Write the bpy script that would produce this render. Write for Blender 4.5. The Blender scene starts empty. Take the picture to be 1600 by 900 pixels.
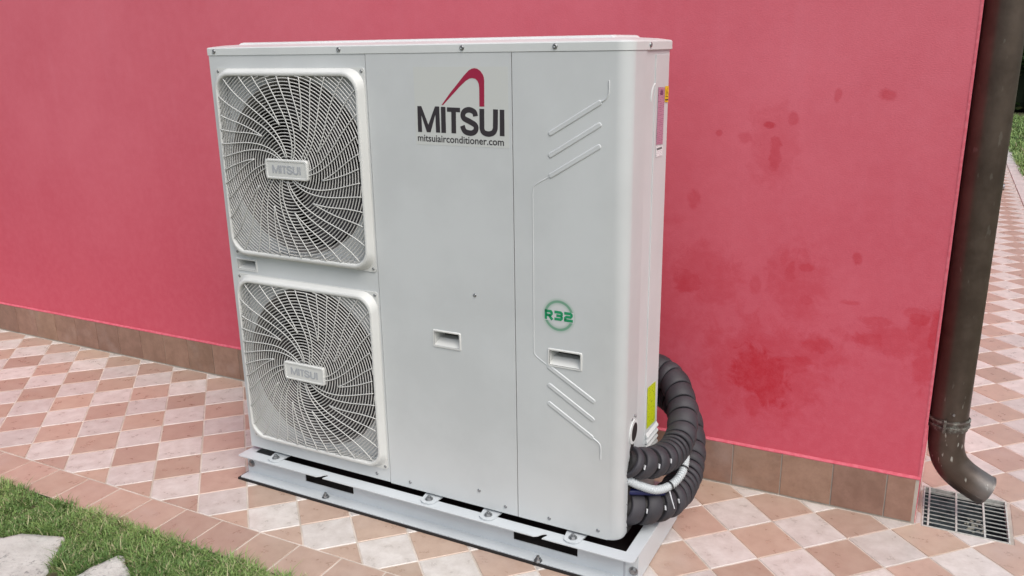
import bpy, bmesh, math, random
from mathutils import Vector, Matrix, noise
from mathutils.geometry import tessellate_polygon
from math import sin, cos, pi, radians, atan2, sqrt, tan

random.seed(7)
scene = bpy.context.scene
COL = scene.collection

# ------------------------------------------------------------------ camera, sky, sun, exposure
cam_d = bpy.data.cameras.new('camera'); cam = bpy.data.objects.new('camera', cam_d); COL.objects.link(cam)
cam_d.sensor_fit = 'HORIZONTAL'; cam_d.sensor_width = 36.0
cam_d.lens = 1313.51 / 1600 * 36.0
cam_d.clip_start = 0.05; cam_d.clip_end = 500
R = Matrix.Rotation(0.47314, 4, 'Z') @ Matrix.Rotation(1.29113, 4, 'X') @ Matrix.Rotation(-0.01566, 4, 'Z')
cam.matrix_world = Matrix.Translation((0, -2.55663, 1.40948)) @ R
scene.camera = cam

SUN_EL, SUN_AZ = radians(54), radians(128)      # azimuth from +Y, clockwise
world = bpy.data.worlds.new('World'); scene.world = world; world.use_nodes = True
wn = world.node_tree; wn.nodes.clear()
sky = wn.nodes.new('ShaderNodeTexSky'); sky.sky_type = 'NISHITA'; sky.sun_disc = False
sky.sun_elevation = SUN_EL; sky.sun_rotation = SUN_AZ
sky.air_density = 1.0; sky.dust_density = 4.0; sky.ozone_density = 1.0
hs = wn.nodes.new('ShaderNodeHueSaturation'); hs.inputs['Saturation'].default_value = 0.62
bg = wn.nodes.new('ShaderNodeBackground'); bg.inputs['Strength'].default_value = 0.14
wo = wn.nodes.new('ShaderNodeOutputWorld')
wn.links.new(sky.outputs[0], hs.inputs['Color']); wn.links.new(hs.outputs[0], bg.inputs['Color'])
wn.links.new(bg.outputs[0], wo.inputs['Surface'])
sun_d = bpy.data.lights.new('sun', 'SUN'); sun = bpy.data.objects.new('sun', sun_d); COL.objects.link(sun)
sun_d.energy = 1.25; sun_d.angle = radians(45); sun_d.color = (1, 0.96, 0.9)
sd = Vector((sin(SUN_AZ) * cos(SUN_EL), cos(SUN_AZ) * cos(SUN_EL), sin(SUN_EL)))
sun.rotation_euler = sd.to_track_quat('Z', 'Y').to_euler()
scene.view_settings.view_transform = 'Standard'; scene.view_settings.look = 'None'
scene.view_settings.gamma = 1.0; scene.view_settings.exposure = 0.26
try:
    scene.cycles.max_bounces = 6; scene.cycles.diffuse_bounces = 3
except Exception: pass

# ------------------------------------------------------------------ material helpers
def srgb(r, g, b):
    f = lambda c: (c / 12.92 if c <= 0.04045 else ((c + 0.055) / 1.055) ** 2.4)
    return (f(r / 255), f(g / 255), f(b / 255), 1)

class NT:
    def __init__(s, name):
        s.m = bpy.data.materials.new(name); s.m.use_nodes = True
        s.t = s.m.node_tree; s.t.nodes.clear()
        s.out = s.n('ShaderNodeOutputMaterial'); s.b = s.n('ShaderNodeBsdfPrincipled')
        s.l(s.b.outputs[0], s.out.inputs[0])
    def n(s, typ, **kw):
        x = s.t.nodes.new(typ)
        for k, v in kw.items():
            if k in x.inputs.keys(): x.inputs[k].default_value = v
            else: setattr(x, k, v)
        return x
    def l(s, a, b): s.t.links.new(a, b)
    def set(s, **kw):
        for k, v in kw.items(): s.b.inputs[k.replace('_', ' ')].default_value = v
    def noise(s, vec, scale, detail=4, rough=0.5, dist=0.0):
        x = s.n('ShaderNodeTexNoise'); x.inputs['Scale'].default_value = scale
        x.inputs['Detail'].default_value = detail; x.inputs['Roughness'].default_value = rough
        x.inputs['Distortion'].default_value = dist
        if vec is not None: s.l(vec, x.inputs['Vector'])
        return x.outputs['Fac']
    def ramp(s, fac, a, b, lo=0.0, hi=1.0):
        x = s.n('ShaderNodeMapRange'); s.l(fac, x.inputs[0])
        x.inputs[1].default_value = a; x.inputs[2].default_value = b
        x.inputs[3].default_value = lo; x.inputs[4].default_value = hi
        x.interpolation_type = 'SMOOTHSTEP'
        return x.outputs[0]
    def mix(s, fac, a, b, mode='MIX'):
        x = s.n('ShaderNodeMix'); x.data_type = 'RGBA'; x.blend_type = mode
        for sock, v in ((x.inputs[0], fac), (x.inputs[6], a), (x.inputs[7], b)):
            if hasattr(v, 'is_linked'): s.l(v, sock)
            else: sock.default_value = v
        return x.outputs[2]
    def math(s, op, a, b=0.0, c=None):
        x = s.n('ShaderNodeMath'); x.operation = op
        for i, v in enumerate((a, b, c)):
            if v is None: continue
            if hasattr(v, 'is_linked'): s.l(v, x.inputs[i])
            else: x.inputs[i].default_value = v
        return x.outputs[0]
    def col(s, v): s.l(v, s.b.inputs['Base Color'])
    def bump(s, h, strength=0.3, dist=0.002):
        x = s.n('ShaderNodeBump'); x.inputs['Strength'].default_value = strength
        x.inputs['Distance'].default_value = dist; s.l(h, x.inputs['Height'])
        s.l(x.outputs[0], s.b.inputs['Normal'])
    def coords(s, kind='Object'):
        return s.n('ShaderNodeTexCoord').outputs[kind]
    def pos(s): return s.n('ShaderNodeNewGeometry').outputs['Position']

def plain(name, color, rough=0.5, metal=0.0, nscale=0, namt=0.08, bump=0.0):
    t = NT(name); t.set(Roughness=rough, Metallic=metal); t.b.inputs['Base Color'].default_value = color
    if nscale:
        f = t.noise(t.coords(), nscale, 5)
        d = tuple(c * (1 - namt * 2) for c in color[:3]) + (1,)
        u = tuple(min(1, c * (1 + namt)) for c in color[:3]) + (1,)
        t.col(t.mix(t.ramp(f, 0.3, 0.7), d, u))
        if bump: t.bump(f, bump, 0.001)
    return t.m

# unit paint: fine powder-coat grain, very slight grime near streaks
def paint(name, color, rough):
    t = NT(name); t.set(Roughness=rough)
    c = t.coords()
    n1 = t.noise(c, 3.0, 5, 0.6); n2 = t.noise(c, 900, 2)
    d = tuple(x * 0.93 for x in color[:3]) + (1,)
    t.col(t.mix(t.ramp(n1, 0.35, 0.65), d, color))
    n3 = t.noise(c, 4.5, 2)
    t.bump(t.math('ADD', t.math('MULTIPLY', n2, 0.05), n3), 0.2, 0.0012)
    return t.m
M_case = paint('unit_paint', (0.605, 0.633, 0.642, 1), 0.38)
M_lid = paint('lid_paint', (0.66, 0.69, 0.69, 1), 0.38)
M_plastic = paint('grille_plastic', (0.66, 0.675, 0.66, 1), 0.45)
M_wire = paint('grille_wire', (0.56, 0.56, 0.545, 1), 0.45)
M_spoke = paint('spoke_plastic', (0.60, 0.61, 0.595, 1), 0.45)
M_stand = paint('stand_paint', (0.57, 0.61, 0.635, 1), 0.35)
M_black = plain('black_plastic', (0.012, 0.011, 0.012, 1), 0.6)
M_dark = plain('dark_void', (0.012, 0.009, 0.009, 1), 0.9)
M_fan = plain('fan_blade_plastic', (0.035, 0.03, 0.035, 1), 0.4)
M_shroud = plain('shroud_plastic', (0.20, 0.19, 0.185, 1), 0.6)
M_coil = plain('condenser_fins', (0.03, 0.022, 0.022, 1), 0.6)
M_steel = plain('zinc_steel', (0.36, 0.37, 0.38, 1), 0.35, 0.9, 200, 0.15)
M_ink = plain('badge_dark_print', srgb(52, 47, 52), 0.5)
M_badgeink = plain('badge_grey_print', (0.40, 0.42, 0.45, 1), 0.5)
M_crimson = plain('badge_crimson_print', srgb(158, 30, 66), 0.45)
M_sticker = plain('clear_sticker', (0.590, 0.612, 0.596, 1), 0.5)
M_green = plain('badge_green_print', srgb(30, 146, 98), 0.5)
M_pad_shade = plain('rubber_and_shade_black', (0.012, 0.01, 0.01, 1), 0.8)  # rubber strips, and the black sheet drawn as shade under the unit
M_hose = plain('pale_grey_hose', (0.52, 0.56, 0.58, 1), 0.5)
M_blue = plain('blue_tape', srgb(16, 26, 80), 0.5)
M_soil = plain('soil', (0.075, 0.055, 0.035, 1), 0.95, 0, 40, 0.3, 0.6)
M_ties = plain('white_cable_tie', (0.6, 0.62, 0.65, 1), 0.4)

def rubber():
    t = NT('pipe_insulation'); t.set(Roughness=0.62)
    c = t.coords(); oi = t.n('ShaderNodeObjectInfo')
    f = t.noise(c, 14, 5); g = t.noise(c, 350, 2)
    a = t.mix(t.ramp(f, 0.35, 0.7), (0.028, 0.027, 0.033, 1), (0.042, 0.040, 0.048, 1))
    v = t.math('MULTIPLY_ADD', oi.outputs['Random'], 0.25, 0.88)
    cc = t.n('ShaderNodeHueSaturation'); t.l(a, cc.inputs['Color']); t.l(v, cc.inputs['Value'])
    t.col(cc.outputs[0]); t.bump(g, 0.25, 0.0006)
    return t.m
M_rub = rubber()

def wall_mat():
    t = NT('red_plaster'); t.set(Roughness=0.75)
    p = t.pos()
    sep = t.n('ShaderNodeSeparateXYZ'); t.l(p, sep.inputs[0])
    X, Z = sep.outputs[0], sep.outputs[2]
    warp = t.noise(p, 16, 7, 0.72, 0.6); warp2 = t.noise(p, 6, 3)
    stains = [(-.43,.42,.20,.17,.42), (-.30,.50,.14,.05,.4), (-.06,.57,.14,.045,.45), (.03,.56,.05,.12,.5), (-.34,.70,.09,.12,.35), (-.44,1.12,.07,.12,.25), (-.37,.45,.09,.03,.7), (-.28,.535,.03,.03,.5), (-.62,.70,.12,.10,.35), (-.12,.62,.05,.015,.5), (.0,.66,.06,.02,.4), (-.45,.30,.03,.05,.6), (-0.439, 0.410, 0.095, 0.100,1), (-0.40,0.36,.06,.07,1),(-0.266, 0.524, 0.05, 0.030,.75), (-0.135, 0.564, 0.05, 0.030,.7), (-0.366, 0.744, 0.02, 0.039,.6),
     (-0.318, 0.763, 0.033, 0.016,.6), (-0.314, 0.664, 0.03, 0.021,.55), (-0.437, 1.096, 0.02, 0.05,.6), (-0.456, 1.179, 0.02, 0.012,.85), (-0.391, 1.199, 0.017, 0.021,.5),
     (-0.148, 1.268, 0.023, 0.018,.55), (-0.275, 1.266, 0.010, 0.018,.45), (0.002, 0.642, 0.033, 0.022,.8), (-0.011, 0.611, 0.023, 0.036,.6), (0.04,0.6,.02,.09,.8), (-0.677, 0.679, 0.045, 0.045,.7),
     (-0.565, 0.692, 0.018, 0.036,.4), (-0.467, 0.693, 0.018, 0.032,.4), (-0.183, 0.806, 0.013, 0.022,.55), (-0.523, 1.14, 0.023, 0.018,.35), (-0.668, 0.948, 0.02, 0.03,.4),
     (-0.604,1.15,.01,.01,.5),(-0.388, 0.782, 0.012, 0.025,.4), (-0.316, 0.464, 0.05, 0.022,.8), (-.19,.67,.03,.008,.4), (-0.9,0.62,.3,.25,.25)]
    acc = None
    for sx, sz, rx, rz, a in stains:
        dx = t.math('DIVIDE', t.math('SUBTRACT', X, sx), rx); dz = t.math('DIVIDE', t.math('SUBTRACT', Z, sz), rz)
        d = t.math('SQRT', t.math('ADD', t.math('MULTIPLY', dx, dx), t.math('MULTIPLY', dz, dz)))
        d = t.math('ADD', d, t.math('MULTIPLY', t.math('SUBTRACT', warp, 0.5), 2.6))
        m = t.ramp(d, 0.6, 1.25, a, 0.0)
        acc = m if acc is None else t.math('MAXIMUM', acc, m)
    big = t.noise(p, 1.6, 4, 0.6)
    fine = t.noise(p, 180, 3, 0.7)
    # vertical rain streaks and chalky weathering
    mp = t.n('ShaderNodeMapping'); mp.inputs['Scale'].default_value = (14, 14, 1.2); t.l(p, mp.inputs[0])
    streak = t.noise(mp.outputs[0], 1.0, 4, 0.6)
    base = t.mix(t.ramp(big, 0.3, 0.7), (0.630, 0.115, 0.158, 1), (0.69, 0.148, 0.196, 1))
    base = t.mix(t.math('MULTIPLY', t.ramp(streak, 0.5, 0.8), 0.22), base, (0.70, 0.185, 0.245, 1))
    # darker, redder tone towards the bottom of the wall, with an uneven upper edge
    low_tone = t.ramp(t.math('ADD', Z, t.math('MULTIPLY', warp2, 0.5)), 0.35, 1.75, 1.0, 0.0)
    base = t.mix(t.math('MULTIPLY', low_tone, 0.72), base, (0.55, 0.058, 0.098, 1))
    base = t.mix(t.math('MULTIPLY', acc, 0.95), base, (0.50, 0.013, 0.030, 1))
    base = t.mix(t.math('MULTIPLY', t.ramp(fine, 0.3, 0.7), 0.14), base, (0.47, 0.08, 0.12, 1))
    mid = t.noise(p, 28, 5, 0.7)
    base = t.mix(t.math('MULTIPLY', t.ramp(mid, 0.35, 0.7), 0.16), base, (0.72, 0.19, 0.255, 1))
    t.col(base)
    # roller-applied weave
    w1 = t.n('ShaderNodeMapping'); w1.inputs['Scale'].default_value = (160, 160, 380); t.l(p, w1.inputs[0])
    h = t.noise(w1.outputs[0], 1.0, 3, 0.6)
    t.bump(h, 0.45, 0.0016)
    return t.m
M_wall = wall_mat()

def edge_mat():
    t = NT('red_plaster_edge'); t.set(Roughness=0.8)
    f = t.noise(t.pos(), 60, 4)
    t.col(t.mix(t.ramp(f, 0.35, 0.65), (0.60, 0.135, 0.18, 1), (0.55, 0.09, 0.13, 1)))
    t.bump(f, 0.5, 0.002); return t.m
M_edge = edge_mat()

def tile_mat(name, c0, c1, c2, spot, rough):
    t = NT(name); t.set(Roughness=rough)
    oi = t.n('ShaderNodeObjectInfo')
    p = t.pos()
    off = t.n('ShaderNodeVectorMath'); off.operation = 'MULTIPLY_ADD'
    off.inputs[0].default_value = (1, 1, 1)
    comb = t.n('ShaderNodeCombineXYZ'); r = oi.outputs['Random']
    t.l(t.math('MULTIPLY', r, 31), comb.inputs[0]); t.l(t.math('MULTIPLY', r, 17), comb.inputs[1])
    add = t.n('ShaderNodeVectorMath'); add.operation = 'ADD'; t.l(p, add.inputs[0]); t.l(comb.outputs[0], add.inputs[1])
    v = add.outputs[0]
    a = t.noise(v, 20, 6, 0.6, 0.1); b = t.noise(v, 110, 4, 0.6); g = t.noise(v, 400, 2)
    c = t.mix(t.ramp(a, 0.3, 0.7), c0, c1)
    c = t.mix(t.math('MULTIPLY', t.ramp(b, 0.40, 0.85), spot), c, c2)
    hs = t.n('ShaderNodeHueSaturation'); t.l(c, hs.inputs['Color'])
    t.l(t.math('MULTIPLY_ADD', r, 0.24, 0.87), hs.inputs['Value'])
    t.l(t.math('MULTIPLY_ADD', t.math('FRACT', t.math('MULTIPLY', r, 7.3)), 0.012, 0.494), hs.inputs['Hue'])
    # dusty film
    dst = t.noise(p, 5, 5, 0.6)
    c = t.mix(t.math('MULTIPLY', t.ramp(dst, 0.5, 0.75), 0.22), hs.outputs[0], (0.50, 0.44, 0.42, 1))
    t.col(c)
    t.l(t.ramp(a, 0.2, 0.8, rough - 0.04, rough + 0.12), t.b.inputs['Roughness'])
    t.b.inputs['Specular IOR Level'].default_value = 0.8 if rough < 0.4 else 0.4
    t.bump(t.math('ADD', t.math('MULTIPLY', b, 0.6), g), 0.3, 0.0012)
    return t.m
M_terra = tile_mat('terracotta_tile', (0.425, 0.300, 0.235, 1), (0.49, 0.362, 0.290, 1), (0.38, 0.26, 0.21, 1), 0.2, 0.28)
M_pale = tile_mat('pale_tile', (0.53, 0.485, 0.45, 1), (0.66, 0.62, 0.59, 1), (0.43, 0.36, 0.345, 1), 0.25, 0.28)
M_skirt = tile_mat('skirting_tile', (0.25, 0.148, 0.105, 1), (0.325, 0.198, 0.145, 1), (0.19, 0.112, 0.085, 1), 0.3, 0.5)
def grout(name, a, b):
    t = NT(name); t.set(Roughness=0.9); p = t.pos()
    f = t.noise(p, 7, 5, 0.6); g = t.noise(p, 150, 3)
    t.col(t.mix(t.ramp(f, 0.35, 0.65), a, b)); t.bump(g, 0.5, 0.002); return t.m
M_grout = grout('grout', (0.48, 0.42, 0.36, 1), (0.64, 0.57, 0.51, 1))
M_groutg = grout('wall_grout', (0.36, 0.33, 0.29, 1), (0.46, 0.42, 0.37, 1))
M_kerb = grout('kerb_concrete', (0.44, 0.42, 0.41, 1), (0.54, 0.52, 0.51, 1))

def copper():
    t = NT('weathered_brown_copper'); t.set(Metallic=0.55)
    p = t.pos(); f = t.noise(p, 9, 5, 0.6); g = t.noise(p, 90, 4, 0.7)
    mp = t.n('ShaderNodeMapping'); mp.inputs['Scale'].default_value = (70, 70, 26); t.l(p, mp.inputs[0])
    fl = t.noise(mp.outputs[0], 1.0, 3, 0.4)
    sep = t.n('ShaderNodeSeparateXYZ'); t.l(p, sep.inputs[0])
    low = t.ramp(sep.outputs[2], 0.2, 0.5, 1.0, 0.12)
    c = t.mix(t.ramp(f, 0.3, 0.7), (0.070, 0.052, 0.041, 1), (0.112, 0.086, 0.069, 1))
    c = t.mix(t.math('MULTIPLY', t.ramp(fl, 0.66, 0.73), low), c, (0.42, 0.42, 0.38, 1))
    worn = t.math('MULTIPLY', t.ramp(t.math('ADD', sep.outputs[0], t.math('MULTIPLY', f, 0.06)), 0.205, 0.265), 0.6)
    c = t.mix(worn, c, (0.21, 0.205, 0.20, 1))
    t.col(c); t.l(t.ramp(g, 0.3, 0.7, 0.28, 0.44), t.b.inputs['Roughness']); t.bump(g, 0.12, 0.001)
    return t.m
M_copper = copper()
def verdigris():
    t = NT('tarnished_clamp'); t.set(Metallic=0.4, Roughness=0.5); p = t.pos()
    f = t.noise(p, 60, 5, 0.7)
    t.col(t.mix(t.ramp(f, 0.45, 0.68), (0.085, 0.065, 0.055, 1), (0.24, 0.25, 0.22, 1))); return t.m
M_verd = verdigris()
def grate_m():
    t = NT('galvanised_grate'); t.set(Metallic=0.15, Roughness=0.5); p = t.pos()
    f = t.noise(p, 80, 4)
    t.col(t.mix(t.ramp(f, 0.4, 0.7), (0.58, 0.60, 0.56, 1), (0.42, 0.43, 0.40, 1))); return t.m
M_grate = grate_m()
M_pit = plain('wet_pit_concrete', (0.085, 0.105, 0.115, 1), 0.2, 0, 30, 0.3)
def stone_m():
    t = NT('pale_flagstone'); t.set(Roughness=0.85); p = t.pos()
    a = t.noise(p, 14, 6, 0.65); b = t.noise(p, 60, 5, 0.75); m = t.noise(p, 9, 3)
    c = t.mix(t.ramp(a, 0.3, 0.7), (0.47, 0.465, 0.435, 1), (0.60, 0.595, 0.56, 1))
    sp = t.math('MULTIPLY', t.ramp(b, 0.52, 0.62), t.ramp(m, 0.42, 0.58))
    c = t.mix(t.math('MULTIPLY', sp, 0.75), c, (0.20, 0.20, 0.19, 1))
    t.col(c); t.bump(t.math('ADD', a, b), 0.6, 0.006); return t.m
M_stone = stone_m()
def grass_m(name, a, b, c):
    t = NT(name); t.set(Roughness=0.55)
    at = t.n('ShaderNodeAttribute'); at.attribute_name = 'tint'
    p = t.pos(); f = t.noise(p, 7, 4)
    s = t.n('ShaderNodeSeparateColor'); t.l(at.outputs['Color'], s.inputs[0])
    x = t.mix(s.outputs[0], a, b)
    x = t.mix(t.math('MULTIPLY', s.outputs[1], 1.0), x, c)
    x = t.mix(t.math('MULTIPLY', t.ramp(f, 0.45, 0.7), 0.35), x, b)
    t.col(x)
    try:
        t.b.inputs['Subsurface Weight'].default_value = 0.0
    except Exception: pass
    return t.m
M_grass = grass_m('grass', (0.085, 0.170, 0.040, 1), (0.25, 0.37, 0.11, 1), (0.40, 0.37, 0.22, 1))
M_leaf = grass_m('hedge_leaf', (0.02, 0.05, 0.012, 1), (0.05, 0.11, 0.025, 1), (0.07, 0.08, 0.03, 1))
M_bark = plain('bark', (0.05, 0.035, 0.025, 1), 0.9, 0, 20, 0.3)
M_turf = plain('turf_soil', (0.045, 0.06, 0.022, 1), 0.95, 0, 25, 0.35, 0.6)

# ------------------------------------------------------------------ object helpers
def link(name, me, parent=None, mat=None):
    o = bpy.data.objects.new(name, me); COL.objects.link(o)
    if mat is not None and me is not None and not me.materials: me.materials.append(mat)
    if parent is not None: o.parent = parent
    return o
def mk(name, V, F, mat, parent=None, smooth=False, recalc=True):
    me = bpy.data.meshes.new(name); me.from_pydata([tuple(v) for v in V], [], F)
    if recalc:
        bm = bmesh.new(); bm.from_mesh(me); bmesh.ops.recalc_face_normals(bm, faces=bm.faces); bm.to_mesh(me); bm.free()
    if smooth: me.polygons.foreach_set('use_smooth', [True] * len(me.polygons))
    me.materials.append(mat)
    return link(name, me, parent)
def tag(o, label=None, cat=None, group=None, kind=None):
    if label: o['label'] = label
    if cat: o['category'] = cat
    if group: o['group'] = group
    if kind: o['kind'] = kind
    return o
def empty(name, loc=(0, 0, 0), rz=0):
    o = bpy.data.objects.new(name, None); COL.objects.link(o); o.location = loc; o.rotation_euler = (0, 0, rz)
    o.empty_display_size = 0.1
    return o
def autosmooth(o, ang=35):
    me = o.data; me.polygons.foreach_set('use_smooth', [True] * len(me.polygons))
    try: me.set_sharp_from_angle(angle=radians(ang))
    except Exception: pass
    return o

class MB:
    def __init__(s): s.V = []; s.F = []
    def add(s, V, F):
        k = len(s.V); s.V += [tuple(v) for v in V]; s.F += [tuple(i + k for i in f) for f in F]; return s
    def box(s, x0, x1, y0, y1, z0, z1, bev=0.0):
        if bev <= 0:
            return s.add([(x, y, z) for x in (x0, x1) for y in (y0, y1) for z in (z0, z1)],
                         [(0, 1, 3, 2), (4, 6, 7, 5), (0, 4, 5, 1), (2, 3, 7, 6), (0, 2, 6, 4), (1, 5, 7, 3)])
        bm = bmesh.new(); bmesh.ops.create_cube(bm, size=1)
        for v in bm.verts:
            v.co = Vector(((x0 + x1) / 2 + v.co.x * (x1 - x0), (y0 + y1) / 2 + v.co.y * (y1 - y0), (z0 + z1) / 2 + v.co.z * (z1 - z0)))
        bmesh.ops.bevel(bm, geom=bm.edges[:], offset=bev, segments=2, affect='EDGES', profile=0.5)
        bm.verts.index_update()
        s.add([v.co.copy() for v in bm.verts], [[v.index for v in f.verts] for f in bm.faces]); bm.free(); return s
    def tube(s, P, r, n=8, cap=True, closed=False):
        P = [Vector(p) for p in P]; N = len(P)
        rr = r if isinstance(r, (list, tuple)) else [r] * N
        T = []
        for i in range(N):
            a = P[(i - 1) % N] if (closed or i > 0) else P[i]; b = P[(i + 1) % N] if (closed or i < N - 1) else P[i]
            T.append((b - a).normalized())
        up = Vector((0, 0, 1)) if abs(T[0].z) < 0.9 else Vector((0, 1, 0))
        nrm = (up - T[0] * up.dot(T[0])).normalized(); V = []
        for i in range(N):
            nrm = (nrm - T[i] * nrm.dot(T[i])).normalized(); bi = T[i].cross(nrm)
            for k in range(n):
                a = 2 * pi * k / n; V.append(P[i] + (nrm * cos(a) + bi * sin(a)) * rr[i])
        F = []
        for i in range(N if closed else N - 1):
            j = (i + 1) % N
            for k in range(n): F.append((i * n + k, i * n + (k + 1) % n, j * n + (k + 1) % n, j * n + k))
        if cap and not closed: F += [tuple(range(n - 1, -1, -1)), tuple((N - 1) * n + k for k in range(n))]
        return s.add(V, F)
    def prism(s, poly, axis, a, b):
        """poly in the plane across `axis` ('y': (x,z) pairs, 'z': (x,y), 'x': (y,z)), from a to b"""
        f = {'y': lambda p, t: (p[0], t, p[1]), 'z': lambda p, t: (p[0], p[1], t), 'x': lambda p, t: (t, p[0], p[1])}[axis]
        n = len(poly)
        tris = tessellate_polygon([[Vector((p[0], p[1], 0)) for p in poly]])
        V = [f(p, a) for p in poly] + [f(p, b) for p in poly]
        F = [(i, (i + 1) % n, n + (i + 1) % n, n + i) for i in range(n)] + [tuple(t) for t in tris] + [tuple(n + q for q in reversed(t)) for t in tris]
        return s.add(V, F)
    def build(s, name, mat, parent=None, smooth=None):
        o = mk(name, s.V, s.F, mat, parent)
        if smooth: autosmooth(o, smooth)
        return o

def rrect(cx, cz, hw, hh, r, n=8):
    P = []
    for sx, sz, a0 in ((1, 1, 0), (-1, 1, 90), (-1, -1, 180), (1, -1, 270)):
        for k in range(n + 1):
            a = radians(a0 + 90 * k / n); P.append((cx + sx * (hw - r) + r * cos(a), cz + sz * (hh - r) + r * sin(a)))
    return P
def circle(cx, cz, r, n=64): return [(cx + r * cos(2 * pi * k / n), cz + r * sin(2 * pi * k / n)) for k in range(n)]
def sheet_with_holes(mb, outer, holes, v, axis='y', depth=None):
    """flat sheet with holes at plane v; optional thickness to `depth` (walls on every edge)"""
    f = {'y': lambda p, t: (p[0], t, p[1]), 'x': lambda p, t: (t, p[0], p[1]), 'z': lambda p, t: (p[0], p[1], t)}[axis]
    bm = bmesh.new(); E = []
    for loop in [outer] + holes:
        vs = [bm.verts.new(f(p, v)) for p in loop]
        E += [bm.edges.new((vs[i], vs[(i + 1) % len(vs)])) for i in range(len(vs))]
    bmesh.ops.triangle_fill(bm, use_beauty=True, use_dissolve=False, edges=E)
    bm.verts.index_update()
    mb.add([x.co.copy() for x in bm.verts], [[q.index for q in x.verts] for x in bm.faces]); bm.free()
    if depth is not None:
        for loop in [outer] + holes:
            n = len(loop)
            mb.add([f(p, v) for p in loop] + [f(p, depth) for p in loop], [(i, (i + 1) % n, n + (i + 1) % n, n + i) for i in range(n)])
    return mb

def stroke(P, w):
    """polyline to a closed outline polygon of width w"""
    L, Rr = [], []
    P = [Vector(p) for p in P]
    for i, p in enumerate(P):
        a = P[max(i - 1, 0)]; b = P[min(i + 1, len(P) - 1)]; t = (b - a).normalized(); nn = Vector((-t.y, t.x))
        L.append(tuple(p + nn * w / 2)); Rr.append(tuple(p - nn * w / 2))
    return [[L[i], L[i + 1], Rr[i + 1], Rr[i]] for i in range(len(L) - 1)]
def smooth_line(P, n=6):
    out = []
    Q = [Vector(P[0])] + [Vector(p) for p in P] + [Vector(P[-1])]
    for i in range(1, len(Q) - 2):
        p0, p1, p2, p3 = Q[i - 1:i + 3]
        for k in range(n):
            t = k / n
            out.append(0.5 * ((2 * p1) + (p2 - p0) * t + (2 * p0 - 5 * p1 + 4 * p2 - p3) * t * t + (3 * p1 - p0 - 3 * p2 + p3) * t ** 3))
    out.append(Q[-2]); return out

def text_mesh(body, width, height=None, offset=0.0, depth=0.0):
    cu = bpy.data.curves.new('lettering', 'FONT'); cu.body = body; cu.offset = offset; cu.extrude = 0; cu.resolution_u = 4
    cu.align_x = 'LEFT'
    o = bpy.data.objects.new('lettering', cu); COL.objects.link(o)
    dg = bpy.context.evaluated_depsgraph_get(); dg.update()
    me = bpy.data.meshes.new_from_object(o.evaluated_get(dg))
    V = [v.co.copy() for v in me.vertices]; F = [tuple(p.vertices) for p in me.polygons]
    bpy.data.objects.remove(o); bpy.data.meshes.remove(me)
    x0, x1 = min(v.x for v in V), max(v.x for v in V); y0, y1 = min(v.y for v in V), max(v.y for v in V)
    sx = width / (x1 - x0); sy = (height / (y1 - y0)) if height else sx
    return [((v.x - x0) * sx, (v.y - y0) * sy) for v in V], F

# ------------------------------------------------------------------ paving
EX = 0.0516; TILT = tan(radians(1.8)); SF = -0.0075      # house corner, side-wall splay, skirting front
GX0, GX1, GY0, GY1 = 0.071, 0.306, -0.003, 0.257        # drain grate
S, ANG, OX, OY = 0.15284, 0.78154, -0.55268, -0.17336
YB, YO = -0.9005, -1.0425                               # border band
XL, XK0, XK1, YFAR = -5.2, 0.69, 0.81, 16.0

base = MB()
for x0, x1, y0, y1 in ((XL, XK0, YO, GY0), (XL, GX0, GY0, 0.02), (GX0, GX1, GY1, YFAR), (GX1, XK0, GY0, YFAR), (EX - .05, GX0, .02, YFAR)):
    base.add([(x0, y0, -.0016), (x1, y0, -.0016), (x1, y1, -.0016), (x0, y1, -.0016)], [(0, 1, 2, 3)])
base.add([(XL, YO, -.0016), (XK0, YO, -.0016), (XK0, YO, -.06), (XL, YO, -.06)], [(0, 1, 2, 3)])
pavement = base.build('pavement', M_grout); tag(pavement, kind='structure')

def clip(poly, nx, ny, d):
    """keep nx*x+ny*y <= d"""
    out = []
    for i in range(len(poly)):
        a, b = poly[i], poly[(i + 1) % len(poly)]
        da, db = nx * a[0] + ny * a[1] - d, nx * b[0] + ny * b[1] - d
        if da <= 0: out.append(a)
        if (da < 0 < db) or (db < 0 < da):
            t = da / (da - db); out.append((a[0] + (b[0] - a[0]) * t, a[1] + (b[1] - a[1]) * t))
    return out
def area(p): return abs(sum(p[i][0] * p[(i + 1) % len(p)][1] - p[(i + 1) % len(p)][0] * p[i][1] for i in range(len(p)))) / 2
def minus_rect(p, x0, x1, y0, y1):
    out = []; q = clip(p, 1, 0, x0)
    if len(q) > 2: out.append(q)
    r = clip(p, -1, 0, -x0); q = clip(r, -1, 0, -x1)
    if len(q) > 2: out.append(q)
    r = clip(r, 1, 0, x1); q = clip(r, 0, 1, y0)
    if len(q) > 2: out.append(q)
    q = clip(r, 0, -1, -y1)
    if len(q) > 2: out.append(q)
    return [q for q in out if area(q) > 4e-5]
def slab(mb, p, bev=0.0012, zt=0.0, zb=-0.006):
    n = len(p); cx = sum(a[0] for a in p) / n; cy = sum(a[1] for a in p) / n
    def ins(a):
        dx, dy = cx - a[0], cy - a[1]; L = sqrt(dx * dx + dy * dy) or 1; return (a[0] + dx / L * bev * 1.4, a[1] + dy / L * bev * 1.4)
    V = [(a[0], a[1], zb) for a in p] + [(a[0], a[1], zt - bev) for a in p] + [(*ins(a), zt) for a in p]
    F = [tuple(2 * n + i for i in range(n))]
    for i in range(n):
        j = (i + 1) % n
        F += [(i, j, n + j, n + i), (n + i, n + j, 2 * n + j, 2 * n + i)]
    mb.add(V, F)
G = 0.0025
ca, sa = cos(ANG), sin(ANG)
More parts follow.
